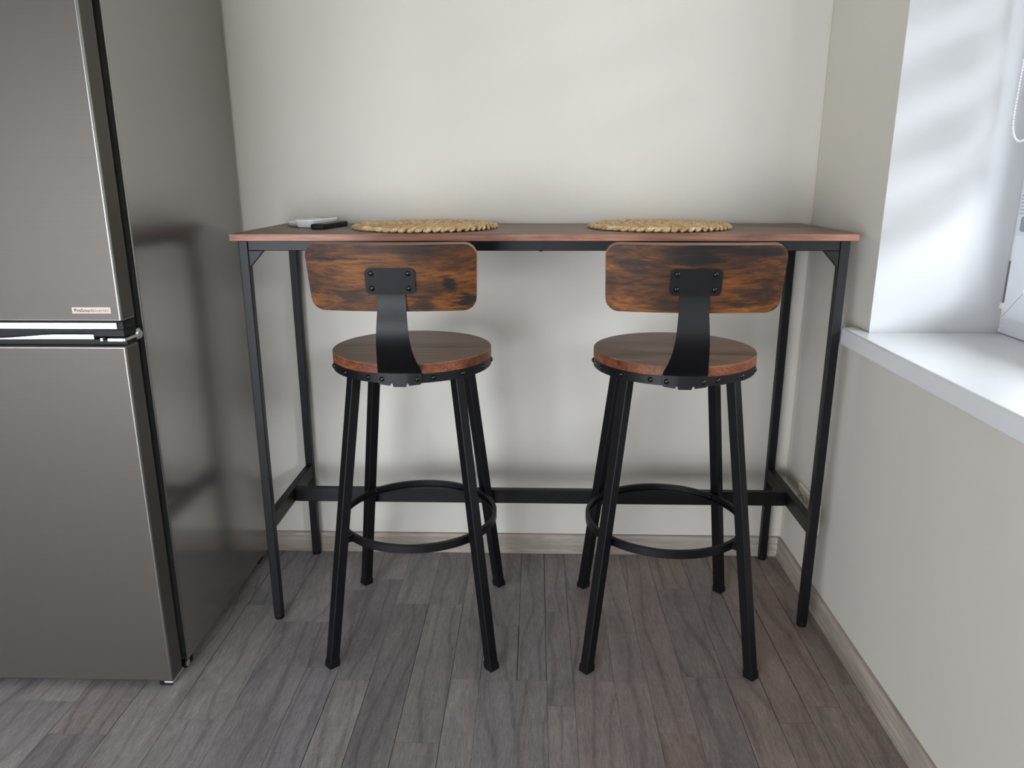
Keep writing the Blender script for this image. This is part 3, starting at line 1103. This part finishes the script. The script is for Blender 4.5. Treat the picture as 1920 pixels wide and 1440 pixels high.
    for cx_, cz_, a0 in ((0.0395, 0.8965, -PI / 2), (0.0395, 0.929, 0), (-0.0395, 0.929, PI / 2), (-0.0395, 0.8965, PI)):
        for k in range(6):
            a = a0 + k * PI / 10
            pts.append((cx_ + 0.0098 * math.cos(a), cz_ + 0.0098 * math.sin(a)))
    A = [bm.verts.new((x_, lean_y(z_) - 0.0004, z_)) for x_, z_ in pts]
    B = [bm.verts.new((x_, lean_y(z_) + TH_, z_)) for x_, z_ in pts]
    bm.faces.new(A)
    bm.faces.new(B[::-1])
    for i in range(len(A)):
        bm.faces.new((A[i], B[i], B[(i + 1) % len(A)], A[(i + 1) % len(A)]))
    sup = obj('back_support', bm, M['black_metal'], s, smooth=True)
    for (x_, z_) in ((-0.0365, 0.9285), (0.0365, 0.9285), (-0.0365, 0.8985), (0.0365, 0.8985)):
        bm = bmesh.new()
        nn = Vector((0, -math.cos(LEAN), -math.sin(LEAN)))
        c_ = Vector((x_, lean_y(z_) - 0.0004, z_))
        dome(bm, c_, nn, 0.0058, 0.0030, 14, 3)
        sc1 = obj('screw', bm, M['black_screw'], sup, smooth=True)
    for x_ in (-0.038, 0.038):
        bm = bmesh.new()
        yo = -math.sqrt(RB * RB - x_ * x_)
        dome(bm, (x_, yo, 0.6985), (x_, yo, 0), 0.0058, 0.0032, 14, 3)
        obj('screw', bm, M['black_screw'], sup, smooth=True)
    # back board, bent around the sitter, rounded corners, leaning back
    bm = bmesh.new()
    HW, Z0, Z1, RC, TB = 0.1685, 0.8505, 0.9850, 0.026, 0.0175
    xs = []
    for k in range(9):
        a = k / 8 * PI / 2
        xs.append(-HW + RC * (1 - math.cos(a)))
    xs += [-HW + RC + (2 * HW - 2 * RC) * k / 24 for k in range(1, 24)]
    xs += [-q_ for q_ in xs[:9][::-1]]
    prev = None
    for x_ in xs:
        e = abs(x_) - (HW - RC)
        drop = RC - math.sqrt(max(0.0, RC * RC - e * e)) if e > 0 else 0.0
        zl, zh = Z0 + drop, Z1 - drop
        if zh - zl < 1e-4:
            continue
        cur = []
        for (zz, th) in ((zl, 0), (zh, 0), (zh, 1), (zl, 1)):
            xx = x_ * (1 + (zz - 0.918) * 0.18)
            yy = lean_y(zz) + TH_ + 0.0002 + 0.75 * x_ * x_ + th * TB
            cur.append(bm.verts.new((xx, yy, zz + (0.003 * th))))
        if prev:
            for i in range(4):
                fc = bm.faces.new((prev[i], prev[(i + 1) % 4], cur[(i + 1) % 4], cur[i]))
                fc.material_index = 1 if i in (1, 3) else 0
        else:
            fc = bm.faces.new(cur)
            fc.material_index = 1
        prev = cur
    fc = bm.faces.new(prev[::-1])
    fc.material_index = 1
    obj('backrest', bm, [back_mat, M['back_edge']], s, 0.0015, 2, angle=1.0)
    return s


stool = make_stool(M['back_a'])
stool.location = (-0.283, -0.387, 0)
tag(stool, 'round-seat bar stool nearer the refrigerator, small dark knot on its rustic back board', 'stool', 'bar stools at the table')
stool2 = copy_tree(stool)
stool2.location = (0.321, -0.397, 0)
stool2.rotation_euler = (0, 0, math.radians(-2.2))
stool2['label'] = 'round-seat bar stool nearer the window, charred patch above its back bracket'
for c in kids(stool2):
    if c.name.startswith('backrest'):
        c.scale.x = 1.022
        c.data = c.data.copy()
        c.data.materials[0] = M['back_b']

# ------------------------------------------------------------------ braided placemats


def make_mat(loc, R, rz, label, tilt=0.0):
    t = tag(empty('placemat', loc, rz), label, 'placemat', 'braided placemats on the bar table')
    t.rotation_euler = (tilt, 0, rz)
    nr = 9
    pitch = R / nr
    for k in range(nr):
        rr = pitch * (k + 0.5)
        bm = bmesh.new()
        nl = max(5, round(2 * PI * rr / 0.0185))
        for row in (0, 1):
            for i in range(nl):
                a = 2 * PI * (i + 0.5 * row) / nl + random.uniform(-0.06, 0.06) / max(1, k)
                rad = rr + (0.24 if row else -0.24) * pitch
                h = 0.0062 + random.uniform(-0.0008, 0.0012)
                tang = a + PI / 2 + (0.62 if row else -0.62)
                mat = (Matrix.Translation((rad * math.cos(a), rad * math.sin(a), 0.0062)) @ Matrix.Rotation(tang, 4, 'Z') @ Matrix.Rotation(random.uniform(-0.1, 0.1), 4, 'X') @ Matrix.Rotation(-0.22 + random.uniform(-0.05, 0.05), 4, 'Y')
                       @ Matrix.Diagonal((0.0138, 0.0054, h * 0.85, 1)))
                bmesh.ops.create_uvsphere(bm, u_segments=8, v_segments=5, radius=1.0, matrix=mat)
        lo_ = min(v.co.z for v in bm.verts)
        for v in bm.verts:
            v.co.z = max(v.co.z, 0.0004)
        obj('braid', bm, M['straw'], t, smooth=True)
    return t


make_mat((-0.272, -0.190, TH), 0.178, 0.2, 'round braided straw placemat beside the remote controls')
make_mat((0.306, -0.188, TH), 0.172, 1.3, 'round braided straw placemat on the table end near the window', tilt=0.0)

# ------------------------------------------------------------------ remotes


def slab(bm, w_, l_, h_, rc, n=6, z0=0.0, taper=1.0):
    """rounded rectangular slab centred on the origin, standing on z0; the underside may be narrower"""
    lo_, hi_ = [], []
    for cx_, cy_, a0 in ((w_ / 2 - rc, -l_ / 2 + rc, -PI / 2), (w_ / 2 - rc, l_ / 2 - rc, 0), (-w_ / 2 + rc, l_ / 2 - rc, PI / 2), (-w_ / 2 + rc, -l_ / 2 + rc, PI)):
        for k in range(n + 1):
            a = a0 + k * PI / 2 / n
            x_, y_ = cx_ + rc * math.cos(a), cy_ + rc * math.sin(a)
            lo_.append(bm.verts.new((x_ * taper, y_ * (1 - (1 - taper) * 0.5), z0)))
            hi_.append(bm.verts.new((x_, y_, z0 + h_)))
    bm.faces.new(lo_[::-1])
    bm.faces.new(hi_)
    m_ = len(lo_)
    for i in range(m_):
        bm.faces.new((lo_[i], lo_[(i + 1) % m_], hi_[(i + 1) % m_], hi_[i]))


t = tag(empty('remote_control', (-0.5180, -0.168, TH), math.radians(-9)), 'slim black remote control lying in front of the white one', 'remote')
bm = bmesh.new()
slab(bm, 0.0365, 0.152, 0.0125, 0.006)
obj('case', bm, M['black_plastic'], t, 0.003, 3)
for j in range(7):
    for i in (-1, 0, 1):
        bm = bmesh.new()
        dome(bm, (i * 0.0095, -0.055 + j * 0.015, 0.0124), (0, 0, 1), 0.0034, 0.0009, 10, 2)
        obj('key', bm, M['keys'], t, smooth=True)
t = tag(empty('remote_control', (-0.5640, -0.122, TH), math.radians(-12)), 'thick white remote control lying behind the black one', 'remote')
bm = bmesh.new()
slab(bm, 0.056, 0.150, 0.0205, 0.014, taper=0.80)
obj('case', bm, M['white_gloss'], t, 0.005, 3)
bm = bmesh.new()
slab(bm, 0.040, 0.045, 0.0004, 0.003, z0=0.0205)
o = obj('screen', bm, M['keys'], t)
o.location = (0, 0.040, 0)
bm = bmesh.new()
slab(bm, 0.030, 0.012, 0.0012, 0.005, z0=0.0205)
o = obj('key', bm, M['sticker'], t)
o.location = (0, -0.01, 0)
bm = bmesh.new()
lathe(bm, [(0, 0.0), (0.020, 0.0), (0.030, 0.004), (0.034, 0.0112), (0.0325, 0.0114), (0.028, 0.0050), (0.019, 0.0018), (0, 0.0018)], 32)
o = obj('saucer', bm, M['white_gloss'], None, smooth=True)
o.location = (-0.6060, -0.125, TH)
tag(o, 'small thin white rounded plastic piece at the table corner by the white remote', 'dish')
